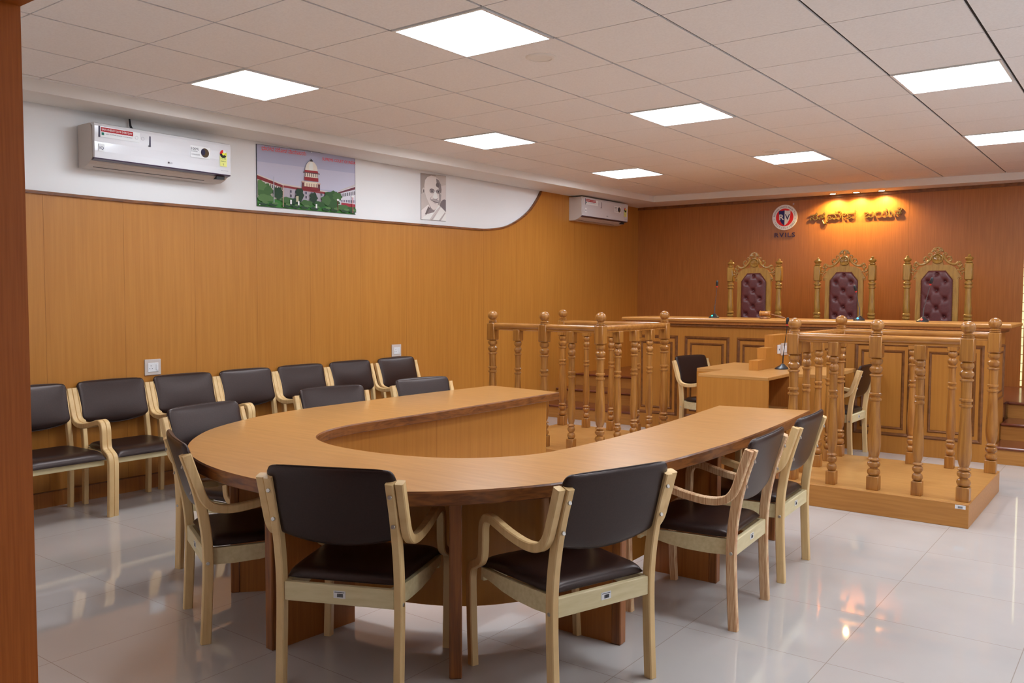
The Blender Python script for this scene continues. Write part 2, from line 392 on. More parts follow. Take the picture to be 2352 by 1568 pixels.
# ---------------------------------------------------------------- horseshoe table
TZ = .73
def build_table():
    t = thing('conference_table', 'large horseshoe-shaped wooden conference table with dark teak edge', 'table', (.85, .6, 0))
    off = Vector((.85, .6, 0))
    outer = spline([(-.40,2.10,0),(-.445,1.5,0),(-.458,1.06,0),(-.457,.5,0),(-.452,.3,0),(-.395,-.07,0),(-.225,-.475,0),(-.01,-.745,0),(.235,-.94,0),(.496,-1.06,0),(.766,-1.127,0),(1.03,-1.145,0),(1.276,-1.118,0),(1.516,-1.02,0),(1.758,-.825,0),(1.955,-.52,0),(2.045,-.215,0),(2.098,.18,0),(2.122,.6,0),(2.125,.95,0),(2.10,1.55,0),(2.05,2.17,0)], 6)
    inner = spline([(1.506,2.045,0),(1.555,1.5,0),(1.59,1.0,0),(1.605,.48,0),(1.578,.02,0),(1.49,-.195,0),(1.355,-.345,0),(1.163,-.435,0),(.936,-.475,0),(.677,-.462,0),(.455,-.37,0),(.325,-.20,0),(.268,.03,0),(.272,.35,0),(.283,.9,0),(.269,2.05,0)], 6)
    outl = [(p.x-off.x, p.y-off.y) for p in outer] + [(p.x-off.x, p.y-off.y) for p in inner]
    def shrink(ps, d):
        n = len(ps); out = []
        for i in range(n):
            a = Vector(ps[i-1]); b = Vector(ps[i]); c = Vector(ps[(i+1) % n])
            t1 = (b-a).normalized(); t2 = (c-b).normalized(); tt = (t1+t2).normalized(); nn = Vector((-tt.y, tt.x))
            out.append(tuple(b + nn*d/max(.6, tt.dot(t1))))
        return out
    ins = shrink(outl, .004)
    m = MB(); m.prism(ins, lambda a, b, d: (a, b, d), TZ-.02, TZ, M['veneer_flat']); ob('tabletop', m, t)
    # teak lipping all the way round
    m = MB(); n = len(outl); rings = [(ins, TZ-.0005), (outl, TZ-.007), (outl, TZ-.050), (shrink(outl, .004), TZ-.054), (shrink(outl, .03), TZ-.054), (shrink(outl, .03), TZ-.021)]
    vs = [(a, b, z) for r, z in rings for a, b in r]
    m.add(vs, [(k*n+i, k*n+(i+1) % n, (k+1)*n+(i+1) % n, (k+1)*n+i) for k in range(5) for i in range(n)], M['teak'], False)
    ob('edge_band', m, t)
    m = MB(); m.prism(shrink(outl, .028), lambda a, b, d: (a, b, d), TZ-.05, TZ-.019, M['veneer_red']); ob('underside', m, t)
    # inner modesty panel
    path = [Vector((a, b, 0)) for a, b in [(p.x-off.x, p.y-off.y) for p in inner]]
    cen = []
    for i, p in enumerate(path):
        a = path[max(i-1, 0)]; b = path[min(i+1, len(path)-1)]; tt = (b-a).normalized(); nn = Vector((-tt.y, tt.x, 0)); cen.append(p+nn*.075)
    cen[0].y -= .07; cen[-1].y -= .07
    m = MB(); m.sweep([(c.x, c.y, .40) for c in cen], [(-.009,-.29),(.009,-.29),(.009,.28),(-.009,.28)], M['veneer'])
    # vertical seams on the panel
    acc = 0
    for i in range(1, len(cen)):
        acc += (cen[i]-cen[i-1]).length
        if acc > .5:
            acc = 0; tt = (cen[i]-cen[i-1]).normalized(); nn = Vector((tt.y, -tt.x, 0)); p = cen[i]+nn*.0092
            m.add([p-tt*.0012+Vector((0,0,.11)), p+tt*.0012+Vector((0,0,.11)), p+tt*.0012+Vector((0,0,.68)), p-tt*.0012+Vector((0,0,.68))], [(0,1,2,3)], M['seam'])
    ob('modesty_panel', m, t)
    for (x0, y0, x1, y1) in ((.215,-.70,.44,-.46), (.925,-1.02,.955,-.60), (1.697,-.765,1.44,-.47), (2.03,-.10,1.68,-.115), (2.03,.855,1.68,.84), (1.995,1.77,1.67,1.78), (-.36,.12,.19,.10), (-.37,1.0,.19,1.0), (-.35,1.93,.19,1.93)):
        a = Vector((x0, y0, 0))-off; b = Vector((x1, y1, 0))-off; d = (b-a).normalized(); nn = Vector((-d.y, d.x, 0))
        mt = Matrix((( d.x, nn.x, 0, a.x), (d.y, nn.y, 0, a.y), (0, 0, 1, 0), (0, 0, 0, 1)))
        L = (b-a).length
        m = MB(); m.box((.04, -.018, .0), (L, .018, TZ-.05), M['veneer_red'], mt); p = ob('support_panel', m, t)
        m = MB(); m.bbox((0, -.024, 0), (.042, .024, TZ-.05), M['teak_post'], .004, mt); ob('edge_post', m, p)
    return t
build_table()

# ---------------------------------------------------------------- bentwood armchair
def strip(mb, pts, th, x0, x1, mat, n=5):
    P = spline([(0, a, b) for a, b in pts], n)
    k = len(P); vs = []
    for i in range(k):
        t = (P[min(i+1, k-1)]-P[max(i-1, 0)]).normalized(); nn = Vector((0, -t.z, t.y)); h = th/2; e = .004
        q = P[i]
        for xx, s in ((x0+e, -h), (x0, -h+e), (x0, h-e), (x0+e, h), (x1-e, h), (x1, h-e), (x1, -h+e), (x1-e, -h)):
            w = q + nn*s; vs.append((xx, w.y, w.z))
    fs = [(i*8+j, i*8+(j+1) % 8, (i+1)*8+(j+1) % 8, (i+1)*8+j) for i in range(k-1) for j in range(8)]
    mb.add(vs, fs, mat, True); mb.add(vs[:8], [tuple(range(8))[::-1]], mat); mb.add(vs[-8:], [tuple(range(8))], mat)
REAR = [(-.240, .0), (-.232, .15), (-.226, .30), (-.228, .42), (-.243, .54), (-.270, .66), (-.311, .79)]
ARM = [(-.305, .79), (-.268, .675), (-.242, .605), (-.203, .568), (-.13, .556), (-.03, .568), (.06, .590), (.105, .600), (.138, .592), (.155, .560), (.157, .51), (.160, .455), (.173, .424), (.204, .406), (.232, .388), (.244, .350), (.244, .28), (.239, .14), (.230, 0)]
def make_chair(label, group):
    t = thing('armchair', label, 'chair', (0,0,0), 0, group)
    for s in (-1, 1):
        m = MB(); a, b = sorted((s*.213, s*.243)); strip(m, REAR, .041, a, b, M['beech']); ob('rear_leg', m, t)
        m = MB(); a, b = sorted((s*.245, s*.277)); strip(m, ARM, .034, a, b, M['beech']); ar = ob('arm_and_front_leg', m, t)
        for (yy, zz, nrm) in ((-.302, .745, -1), (-.270, .635, -1)):
            m = MB(); mt = Matrix.Translation((s*.228, yy-.014, zz)) @ Matrix.Rotation(-PI/2-.32, 4, 'X').inverted()
            m.lathe([(.001, .002), (.0065, .0022), (.0075, .001), (.0075, -.003)], M['chrome'], 12, Matrix.Translation((s*.228, yy-.0185, zz-.006)) @ Matrix.Rotation(PI/2-.33, 4, 'X'))
            ob('screw', m, t)
        m = MB(); m.lathe([(.001, .002), (.0065, .0022), (.0075, .001), (.0075, -.002)], M['chrome'], 12, Matrix.Translation((s*.243, -.228, .335)) @ Matrix.Rotation(s*PI/2, 4, 'Y')); ob('screw', m, t)
    for x, y in ((-.228,-.24), (.228,-.24), (-.261,.231), (.261,.231)):
        m = MB(); m.lathe([(.014, -.002), (.014, .004)], M['glide'], 12, Matrix.Translation((x, y, .002))); ob('foot_glide', m, t)
    # rails: straight back rail, gently arched side and front rails
    m = MB(); m.bbox((-.213, -.240, .318), (.213, -.218, .388), M['beech_rail'], .003); r = ob('back_rail', m, t)
    m = MB(); m.box((-.018, -.2412, .343), (.028, -.2402, .370), M['paper'])
    for k in range(13): m.box((-.004+k*.0018, -.2418, .347), (-.004+k*.0018+(.0012 if k % 3 else .0006), -.2411, .360), M['ink'])
    m.box((-.014, -.2418, .3635), (.024, -.2411, .3655), M['ink']); ob('barcode_label', m, r)
    for s in (-1, 1):
        m = MB(); P = [Vector((0, a, 0)) for a in (-.222, -.12, -.02, .06, .12, .165, .20)]; bots = (.320, .318, .322, .333, .345, .352, .356)
        vs = []; k = len(P)
        for i, q in enumerate(P):
            x_ = s*(.203+.031*min(1, max(0, q.y+.222)/.30)**.7)
            for xx, zz in ((x_-.010, bots[i]), (x_+.010, bots[i]), (x_+.010, .388), (x_-.010, .388)): vs.append((xx, q.y, zz))
        m.add(vs, [(i*4+j, i*4+(j+1) % 4, (i+1)*4+(j+1) % 4, (i+1)*4+j) for i in range(k-1) for j in range(4)], M['beech_rail'], True)
        m.add(vs[:4], [(3,2,1,0)], M['beech_rail']); m.add(vs[-4:], [(0,1,2,3)], M['beech_rail'])
        ob('side_rail', m, t)
    m = MB(); m.bbox((-.24, .190, .335), (.24, .210, .372), M['beech_rail'], .003); ob('front_rail', m, t)
    # seat cushion: waterfall front, a little wider at the front
    def seat(u, v, sgn):
        pr = max((1-abs(u)**10)*(1-abs(v)**10), 0)**.5
        w = .211+.030*max(0, (v+1)/2-.03)**.5; x = u*w; y = -.214+(v+1)/2*.452
        drop = .022*max(0, (v-.55)/.45)**2.2
        return (x, y, .3875-drop+(.012+(.036-.006*(1-u*u)*(1-v*v))*pr if sgn > 0 else .012*(1-pr)))
    m = MB(); m.grid(lambda u, v: seat(u, v, 1), 26, 26, M['leather'], warp=True); m.grid(lambda u, v: seat(u, v, -1), 26, 26, M['leather'], warp=True); ob('seat', m, t)
    # back cushion, bowed in plan, lower edge curved
    def back(u, v, sgn):
        pr = max((1-abs(u)**12)*(1-abs(v)**12), 0)**.45
        cr = max(0, (abs(v)-.78)/.22)**2*.010; x = u*(.2425-cr); zb = .575-.035*(1-u*u); zt = .830+.003*(1-u*u)
        zc = max(0, (abs(u)-.90)/.10)**2*.008; zb += zc; zt -= zc
        z = zb+(v+1)/2*(zt-zb)
        yc = -.236-(z-.58)*.285 - .018*(1-u*u)
        n = Vector((0, 1, .28)).normalized()
        bul = .016*(1-u*u)*(1-v*v) if sgn > 0 else 0
        return (x, yc+n.y*(sgn*.016*pr+bul), z+n.z*(sgn*.016*pr+bul))
    m = MB(); m.grid(lambda u, v: back(u, v, 1), 26, 20, M['leather'], warp=True); m.grid(lambda u, v: back(u, v, -1), 26, 20, M['leather'], warp=True); o = ob('backrest', m, t)
    rim = []
    for k in range(81):
        a = 2*PI*k/80; ca, sa = math.cos(a), math.sin(a); q = max(abs(ca), abs(sa)); sc = 1/((abs(ca)**12+abs(sa)**12)**(1/12)); p = back(max(-1, min(1, ca*sc)), max(-1, min(1, sa*sc)), 0); rim.append(p)
    m = MB(); m.tube(rim, .0032, M['leather'], 6); ob('piping', m, o)
    return t
GT, GW = 'armchairs around the horseshoe table', 'armchairs lined up along the left wall'
ch = make_chair('brown leatherette armchair seen from behind, left of the two nearest at the rounded table end', GT)
ch.location = (1.328, -.875, 0); ch.rotation_euler = (0, 0, .418)
for x, y, r, lab, g in (
    (1.964, -.446, 1.253, 'brown leatherette armchair seen from behind, right of the two nearest at the rounded table end', GT),
    (2.080, .524, 1.641, 'armchair with red-striped wooden arms, middle one along the right table arm', GT),
    (2.029, 1.266, 1.627, 'armchair at the right table arm farthest from the camera, beside the right railed box', GT),
    (.552, -.826, -.413, 'armchair at the left of the rounded table end, seen from its side and back', GT),
    (-.10, -.395, -1.44, 'armchair at the left bend of the table, its front facing us, nearest the wall row', GT),
    (-.262, .56, -1.75, 'middle armchair tucked behind the left table arm, only its backrest showing', GT),
    (-.225, 1.385, -1.74, 'farthest armchair tucked behind the left table arm, only its backrest showing', GT),
    (-1.842, -.592, -1.585, 'wall row armchair half hidden by the wooden opening edge at left', GW),
    (-1.842, -.034, -1.585, 'wall row armchair second from the left, its whole leather seat in view', GW),
    (-1.840, .524, -1.585, 'wall row armchair right below the nearer switch plate', GW),
    (-1.840, 1.082, -1.585, 'wall row armchair fourth from the left, below the building picture', GW),
    (-1.840, 1.640, -1.585, 'wall row armchair third from the right end of the row', GW),
    (-1.840, 2.204, -1.585, 'wall row armchair second from the right end of the row', GW),
    (-1.840, 2.800, -1.585, 'wall row armchair at the right end, below the farther switch plate', GW),
    (.255, 4.84, -1.80, 'brown armchair facing right at the left end of the clerk desk, before the bench', 'armchairs at the clerk desk'),
    (1.383, 4.880, 1.555, 'brown armchair at the right end of the clerk desk, seen through the right railed box', 'armchairs at the clerk desk')):
    c2 = dup(ch, (x, y, 0), r, lab, g)
    if 'red-striped' in lab:
        for k in kids(c2):
            if k.name.startswith(('rear_leg', 'arm_and')):
                k.data = k.data.copy()
                for q in range(len(k.data.materials)): k.data.materials[q] = M['beech_red']

# ---------------------------------------------------------------- turned railing boxes
def turned(mb, h0, h1, big, x, y):
    """square block, turnings, vase, turnings, square block; ball finial on the big ones"""
    k = 1.0 if big else .80; hb = .040*k if big else .034
    M_ = M['turned']; z0 = .15; S = 1.0
    mb.bbox((x-hb*.95, y-hb*.95, z0), (x+hb*.95, y+hb*.95, .243), M_, .004)
    P = [(.020,.243),(.034,.250),(.041,.262),(.042,.272),(.037,.286),(.024,.294),(.023,.298),(.034,.305),(.041,.318),(.040,.332),(.027,.343),(.026,.347),(.039,.350),(.040,.356),(.030,.362),(.026,.368),
         (.033,.385),(.039,.42),(.042,.455),(.0415,.50),(.038,.57),(.033,.66),(.029,.742),(.038,.748),(.039,.755),(.038,.760),(.029,.764),(.029,.778),(.038,.782),(.039,.789),(.038,.795),(.031,.799),
         (.031,.85),(.032,.905),(.039,.909),(.041,.915),(.039,.920),(.024,.925),(.033,.933),(.042,.948),(.041,.962),(.030,.974),(.024,.978),(.024,.982),(.035,.990),(.041,1.003),(.039,1.018),(.028,1.027),(.020,1.032)]
    mb.lathe([(r*k, z) for r, z in P], M_, 18, Matrix.Translation((x, y, 0)))
    if big:
        mb.bbox((x-hb, y-hb, 1.030), (x+hb, y+hb, 1.176), M_, .006)
        F = [(.030,1.175),(.036,1.180),(.037,1.184),(.034,1.188),(.028,1.190),(.035,1.193),(.036,1.197),(.032,1.201),(.022,1.204)]
        F += [(.0445*math.sin(a)+0, 1.243-.0405*math.cos(a)) for a in [PI*q/12 for q in range(2, 13)]]
        mb.lathe(F, M_, 20, Matrix.Translation((x, y, 0)))
    else: mb.bbox((x-hb, y-hb, 1.030), (x+hb, y+hb, 1.125), M_, .004)
def rail(a, b):
    mb = MB(); a = Vector(a); b = Vector(b)
    prof = [(-.018,-.030),(.018,-.030),(.024,-.026),(.024,-.020),(.018,-.016),(.030,-.006),(.034,.006),(.033,.018),(.026,.027),(.012,.031),(-.012,.031),(-.026,.027),(-.033,.018),(-.034,.006),(-.030,-.006),(-.018,-.016),(-.024,-.020),(-.024,-.026)]
    mb.sweep([a, b], prof, M['rail'], smooth=True)
    return mb
def box_rail(name, label, x0, x1, y0, y1, px0, px1, py0, py1, side, mid):
    """platform x0..x1, posts px0..px1; side = which flank carries the balusters (-1 left, 1 right)"""
    ox, oy = (x0+x1)/2, (y0+y1)/2
    t = thing(name, label, 'witness box', (ox, oy, 0), 0, 'railed witness boxes')
    m = MB(); m.bbox((x0-ox, y0-oy, 0), (x1-ox, y1-oy, .15), M['veneer_x'], .002); pf = ob('platform', m, t)
    m = MB(); m.box((x0-ox+.003, y0-oy+.003, .1485), (x1-ox-.003, y1-oy-.003, .1512), M['veneer_flat']); ob('platform_top', m, pf)
    posts = [(px0, py0), (mid, py0), (px1, py0), (px0, py1), (px1, py1)]
    for x, y in posts:
        m = MB(); turned(m, 0, 0, True, x-ox, y-oy); ob('post', m, t)
    bal = [((px0+mid)/2, py0), ((mid+px1)/2, py0)]
    for k in (1, 2, 3): bal.append((px0+(px1-px0)*k/4, py1))
    sx = px0 if side < 0 else px1
    for k in (1, 2, 3): bal.append((sx, py0+(py1-py0)*k/4))
    for x, y in bal:
        m = MB(); turned(m, 0, 0, False, x-ox, y-oy); ob('baluster', m, t)
    z = 1.148
    for a, b in (((px0, py0), (mid, py0)), ((mid, py0), (px1, py0)), ((px0, py1), (px1, py1)), ((sx, py0), (sx, py1))):
        A = Vector((a[0]-ox, a[1]-oy, z)); B = Vector((b[0]-ox, b[1]-oy, z)); d = (B-A).normalized()*.034
        ob('handrail', rail(A+d, B-d), t)
    return t, ox, oy
bR, ox, oy = box_rail('witness_box', 'railed wooden witness box at right with turned balusters and ball-topped posts', 1.655, 2.852, 2.735, 4.03, 1.722, 2.805, 2.825, 3.93, -1, 2.268)
m = MB(); m.box((2.775-ox, 2.7338-oy, .118), (2.835-ox, 2.7352-oy, .142), M['paper'])
for k in range(12): m.box((2.792-ox+k*.0022, 2.733-oy, .122), (2.7932-ox+k*.0022, 2.7345-oy, .135), M['ink'])
ob('barcode_label', m, bR)
box_rail('witness_box', 'railed wooden witness box at left beside the panelled wall and left steps', -1.02, .222, 2.735, 4.02, -.952, .158, 2.81, 3.93, 1, -.395)[0].scale = (1, 1, 1.013)

# ---------------------------------------------------------------- judges' bench, platform and steps
def build_bench():
    x0, x1, y0, y1, zt = -.872, 2.640, 5.19, 5.82, 1.205
    t = thing('judges_bench', "long panelled wooden judges' bench with moulded top", 'bench', (.88, 5.5, 0))
    o = Vector((-.88, -5.5, 0)); T = Matrix.Translation(o)
    m = MB(); m.box((x0, y0, 0), (x1, y1, zt-.07), M['veneer'], T)
    ob('body', m, t)
    m = MB()
    m.box((x0-.03, y0-.03, zt-.085), (x1+.03, y1, zt-.06), M['moulding'], T); m.box((x0-.05, y0-.05, zt-.06), (x1+.05, y1+.02, zt-.035), M['veneer_red'], T)
    m.bbox((x0-.10, y0-.07, zt-.035), (x1+.13, y1+.04, zt), M['veneer_x'], .008, T); ob('top', m, t)
    def frame(mb, a0, a1, b0, b1, w, d, fn, mat):
        # mitred moulding frame around a rectangle
        O = [(a0,b0),(a1,b0),(a1,b1),(a0,b1)]; I = [(a0+w,b0+w),(a1-w,b0+w),(a1-w,b1-w),(a0+w,b1-w)]; J = [(a0+w*.45,b0+w*.45),(a1-w*.45,b0+w*.45),(a1-w*.45,b1-w*.45),(a0+w*.45,b1-w*.45)]
        vs = [fn(a, b, 0) for a, b in O]+[fn(a, b, d) for a, b in J]+[fn(a, b, 0) for a, b in I]
        fs = [(k*4+i, k*4+(i+1) % 4, (k+1)*4+(i+1) % 4, (k+1)*4+i) for k in range(2) for i in range(4)]
        mb.add(vs, fs, mat)
    for k in range(6):
        a = -.815+k*.5775; b = a+.487
        m = MB(); fn = lambda p, q, d: (p-.88, y0-d-5.5, q)
        frame(m, a-.006, b+.006, .158, 1.016, .034, .018, fn, M['moulding']); frame(m, a+.055, b-.055, .222, .948, .026, .014, fn, M['moulding'])
        m.box((a+.080, y0-.004, .247), (b-.080, y0, .923), M['veneer'], T)
        ob('panel', m, t)
    m = MB(); fn = lambda p, q, d: (x1+d-.88, p-5.5, q)
    frame(m, 5.26, 5.76, .52, 1.01, .022, .012, fn, M['moulding']); frame(m, 5.31, 5.71, .58, .95, .018, .010, fn, M['moulding']); ob('panel', m, t)
build_bench()
def build_platform():
    p = MB(); p.box((XL, 6.12, 0), (XR, YB, .425), M['veneer_x']); p.box((XL, 6.12, .425), (XR, YB, .45), M['tread'])
    p.box((-.87, 5.83, 0), (2.63, 6.12, .45), M['tread'])
    o = ob('platform', p); o['kind'] = 'structure'; o.name = 'floor_platform'
    for (a, b, lab) in ((XL, -.875, 'left flight of red-brown wooden steps between panelled wall and bench'), (2.645, XR, 'right flight of red-brown wooden steps beside the bench')):
        ox = (a+b)/2
        t = thing('steps', lab, 'steps', (ox, 5.6, 0), 0, 'steps up to the bench platform')
        for k, (yy, z) in enumerate(((5.20, .15), (5.64, .30), (6.08, .45))):
            ye = 6.12
            m = MB(); m.box((a-ox, yy-5.6+.02, z-.15), (b-ox, ye-5.6, z-.025), M['veneer_x']); ob('riser', m, t)
            m = MB(); m.bbox((a-ox, yy-5.6, z-.025), (b-ox, min(yy+.50, ye)-5.6, z), M['tread'], .008); ob('tread', m, t)
build_platform()

# ---------------------------------------------------------------- clerk's desk
def build_desk():
    t = thing('clerk_desk', 'two-sided wooden clerk desk with stepped divider and open shelf', 'desk', (1.05, 4.2, 0))
    T = Matrix.Translation((-1.05, -4.2, 0)); H = .80
    m = MB(); m.bbox((.504, 3.88, H-.03), (1.63, 4.72, H), M['veneer_flat'], .002, T); ob('desktop', m, t)
    m = MB(); m.box((.504, 3.88, 0), (.752, 3.90, H-.03), M['veneer'], T); ob('front_panel', m, t); m = MB(); m.box((1.34, 3.88, 0), (1.63, 3.90, H-.03), M['veneer'], T); ob('front_panel', m, t)
    m = MB(); m.box((.99, 3.90, 0), (1.02, 4.72, H-.03), M['veneer'], T); ob('centre_support', m, t)
    # front cabinet, open towards the right with one shelf
    m = MB()
    m.box((.752, 3.37, 0), (1.337, 3.395, H-.025), M['veneer'], T); m.bbox((.752, 3.37, H-.025), (1.337, 3.88, H), M['veneer_flat'], .002, T)
    m.box((.752, 3.395, 0), (.775, 3.88, H-.025), M['veneer'], T); m.box((.775, 3.86, 0), (1.337, 3.88, H-.025), M['veneer_red'], T)
    m.box((.775, 3.395, 0), (1.337, 3.86, .06), M['veneer_red'], T); ob('cabinet', m, t)
    m = MB(); m.box((.775, 3.395, .50), (1.325, 3.86, .52), M['veneer_flat'], T); ob('shelf', m, t)
    m = MB(); m.prism([(3.945, H), (4.72, H), (4.72, 1.09), (4.30, 1.09), (4.30, .985), (4.13, .985), (4.13, .885), (3.945, .885)], lambda a, b, d: (d-1.05, a-4.2, b), .955, 1.035, M['veneer']); ob('stepped_divider', m, t)
    m = MB(); m.bbox((1.035, 4.40, .92), (1.043, 4.47, 1.0), M['switch_white'], .002, T)
    m.box((1.043, 4.43, .95), (1.045, 4.44, .965), M['ink'], T); s = ob('socket_plate', m, t)
    m = MB(); m.bbox((1.035, 4.49, .90), (1.042, 4.66, 1.01), M['switch_frame'], .002, T); m.bbox((1.042, 4.52, .925), (1.048, 4.63, .985), M['switch_white'], .002, T); ob('socket_plate', m, t)
build_desk()

# ---------------------------------------------------------------- throne chairs
def build_throne(label):
    t = thing('judge_chair', label, 'chair', (0,0,0), PI, "carved judges' chairs on the platform")
    W_ = M['carved']; X = .295
    for s in (-1, 1):
        m = MB(); x, y = s*X, -.25
        prof = [(.024,.0),(.030,.02),(.030,.30),(.036,.32),(.036,.40),(.030,.42),(.030,.74),(.040,.75),(.040,.765),(.030,.775),(.042,.785),(.042,.80),(.030,.81),(.033,.83),(.036,.86),(.031,.93),(.028,1.06),(.028,1.075),(.040,1.082),(.040,1.095),(.030,1.102),(.030,1.112),(.040,1.12),(.040,1.135),(.028,1.145),(.028,1.16)]
        m.lathe(prof, W_, 16, Matrix.Translation((x, y, 0)))
        m.bbox((x-.038, y-.038, 1.16), (x+.038, y+.038, 1.335), W_, .010)
        m.lathe([(.020,1.335),(.034,1.342),(.034,1.350),(.022,1.358),(.036,1.370),(.042,1.382),(.036,1.394),(.018,1.402),(.012,1.410),(.016,1.416),(.010,1.424),(.002,1.427)], W_, 16, Matrix.Translation((x, y, 0)))
        ob('post', m, t)
        m = MB(); x = s*.26; m.lathe([(.030,0),(.034,.03),(.022,.06),(.034,.12),(.028,.25),(.024,.34),(.036,.36),(.036,.40)], W_, 14, Matrix.Translation((x, .24, 0))); ob('front_leg', m, t)
        m = MB(); m.bbox((s*.27-.028, -.24, .64), (s*.27+.028, .22, .67), W_, .01); m.lathe([(.020,.42),(.028,.46),(.018,.52),(.026,.60),(.02,.64)], W_, 12, Matrix.Translation((s*.27, .18, 0))); ob('armrest', m, t)
    # back frame around the pad
    def P(a, b, d): return (a, -.25+d, b)
    out = [(-.205,.42),(.205,.42),(.205,1.17),(.225,1.20),(.17,1.29),(.12,1.318),(.0,1.325),(-.12,1.318),(-.17,1.29),(-.225,1.20),(-.205,1.17)]
    m = MB(); m.prism(out, P, -.018, .018, W_); ob('back_frame', m, t)
    # crest: medallion, scrolls and leafwork bars
    m = MB()
    R = lambda z: Matrix.Translation((0, -.232, z)) @ Matrix.Rotation(-PI/2, 4, 'X')
    m.lathe([(.001,-.02),(.052,-.02),(.056,.0),(.052,.010),(.046,.012),(.042,.004),(.030,-.002),(.010,.004),(.001,.010)], W_, 24, Matrix.Translation((0, -.235, 1.385)) @ Matrix.Rotation(-PI/2, 4, 'X'))
    for q in range(9):
        a = PI*(.06+.88*q/8)
        m.tube([(.008*math.cos(a), -.228, 1.375+.008*math.sin(a)), (.040*math.cos(a), -.226, 1.375+.036*math.sin(a))], [.003, .0065], W_, 6)
    def curl(cx, cz, r, a0, a1, w=.011, sx=1):
        pts = []
        for q in range(15):
            f = q/14; a = a0+(a1-a0)*f; rr = r*(1-.75*f)
            pts.append((sx*(cx+rr*math.cos(a)), -.238, cz+rr*math.sin(a)))
        m.tube(pts, [w*(1-.4*q/14) for q in range(15)], W_, 8)
    for s in (-1, 1):
        pth = spline([(s*.048, -.240, 1.425), (s*.075, -.240, 1.375), (s*.12, -.240, 1.335), (s*.165, -.240, 1.325), (s*.20, -.240, 1.345)], 5)
        m.tube(pth, .014, W_, 8)
        curl(.200, 1.322, .030, PI/2, -PI*1.3, sx=s); curl(.105, 1.385, .034, -PI*.5, PI*1.2, .012, sx=s); curl(.075, 1.425, .022, PI*.9, -PI*.6, .009, sx=s)
        curl(.235, 1.285, .030, PI*.5, PI*2.2, .013, sx=s); curl(.245, 1.225, .028, -PI*.2, PI*1.4, .012, sx=s); curl(.215, 1.175, .024, PI, -PI*.5, .010, sx=s); curl(.195, 1.245, .026, 0, PI*1.5, .010, sx=s)
        curl(.025, 1.455, .028, 0, PI*1.4, .012, sx=s); curl(.022, 1.482, .022, -PI*.4, PI*1.2, .010, sx=s)
    m.tube([(-.030,-.24,1.470),(-.018,-.24,1.495),(0,-.24,1.502),(.018,-.24,1.495),(.030,-.24,1.470)], .010, W_, 8)
    m.prism([(-.060,1.30),(.060,1.30),(.050,1.345),(.03,1.43),(0,1.45),(-.03,1.43),(-.050,1.345)], P, -.012, .008, W_)
    ob('crest', m, t)
    # buttoned pad with clipped top corners
    btn = []
    for r_ in range(8):
        z = .50+r_*.092
        for x in ((-.082, .082) if r_ % 2 == 1 else (0.,)): btn.append((x, z))
    btn.append((0, 1.225))
    def outline_w(z): return .152 if z < 1.165 else .152-(z-1.165)*.072/.095
    def pad(u, v):
        z = .44+(v+1)/2*.82; w = outline_w(z); x = u*w
        e = max((1-abs(u)**8)*(1-abs(v)**14), 0)**.5
        d = .026+.024*e
        for bx, bz in btn:
            q = ((x-bx)**2+(z-bz)**2)**.5; d -= .028*math.exp(-(q/.022)**2)*e
            # diagonal pleats
        for bx, bz in btn:
            for dx, dz in ((.082, .092), (-.082, .092)):
                ax, az = bx+dx, bz+dz; L = (dx*dx+dz*dz)**.5; tt = max(0, min(1, ((x-bx)*dx+(z-bz)*dz)/L/L)); q = ((x-bx-dx*tt)**2+(z-bz-dz*tt)**2)**.5
                d -= .004*math.exp(-(q/.008)**2)*e
        return (x, -.25+d, z)
    m = MB(); m.grid(pad, 28, 72, M['burgundy']); bp = ob('back_pad', m, t)
    for bx, bz in btn:
        m = MB(); m.lathe([(.001,.006),(.006,.004),(.008,0)], M['burgundy'], 10, Matrix.Translation((bx, -.2275, bz)) @ Matrix.Rotation(-PI/2, 4, 'X')); ob('button', m, bp)
    m = MB()
    k = 0; path = [(-.152, .44), (-.152, 1.165), (-.080, 1.26), (.080, 1.26), (.152, 1.165), (.152, .44)]
    for i in range(5):
        a = Vector(path[i]); b = Vector(path[i+1]); n = int((b-a).length/.018)
        for q in range(n):
            p = a+(b-a)*q/n; m.lathe([(.001,.005),(.003,.0035),(.0040,0)], M['brass'], 6, Matrix.Translation((p.x*1.03, -.2315, p.y)) @ Matrix.Rotation(-PI/2, 4, 'X'))
    ob('nail_trim', m, bp)['kind'] = 'stuff'
    m = MB(); m.bbox((-.27, -.24, .36), (.27, .27, .42), W_, .008); ob('seat_frame', m, t)
    def seat(u, v, s):
        e = max((1-abs(u)**8)*(1-abs(v)**8), 0)**.5; return (u*.24, .02+v*.22, .43+(s*.04*e if s > 0 else 0))
    m = MB(); m.grid(lambda u, v: seat(u, v, 1), 14, 14, M['burgundy']); m.grid(lambda u, v: seat(u, v, -1), 14, 14, M['burgundy']); ob('seat', m, t)
    return t
th = build_throne('carved throne-like chair with burgundy buttoned back, left of the three behind the bench')
th.location = (-.099, 6.50, .45)
dup(th, (.938, 6.50, .45), PI, 'carved throne-like chair with burgundy buttoned back, middle of the three behind the bench')
dup(th, (1.884, 6.50, .45), PI, 'carved throne-like chair with burgundy buttoned back, right of the three behind the bench')

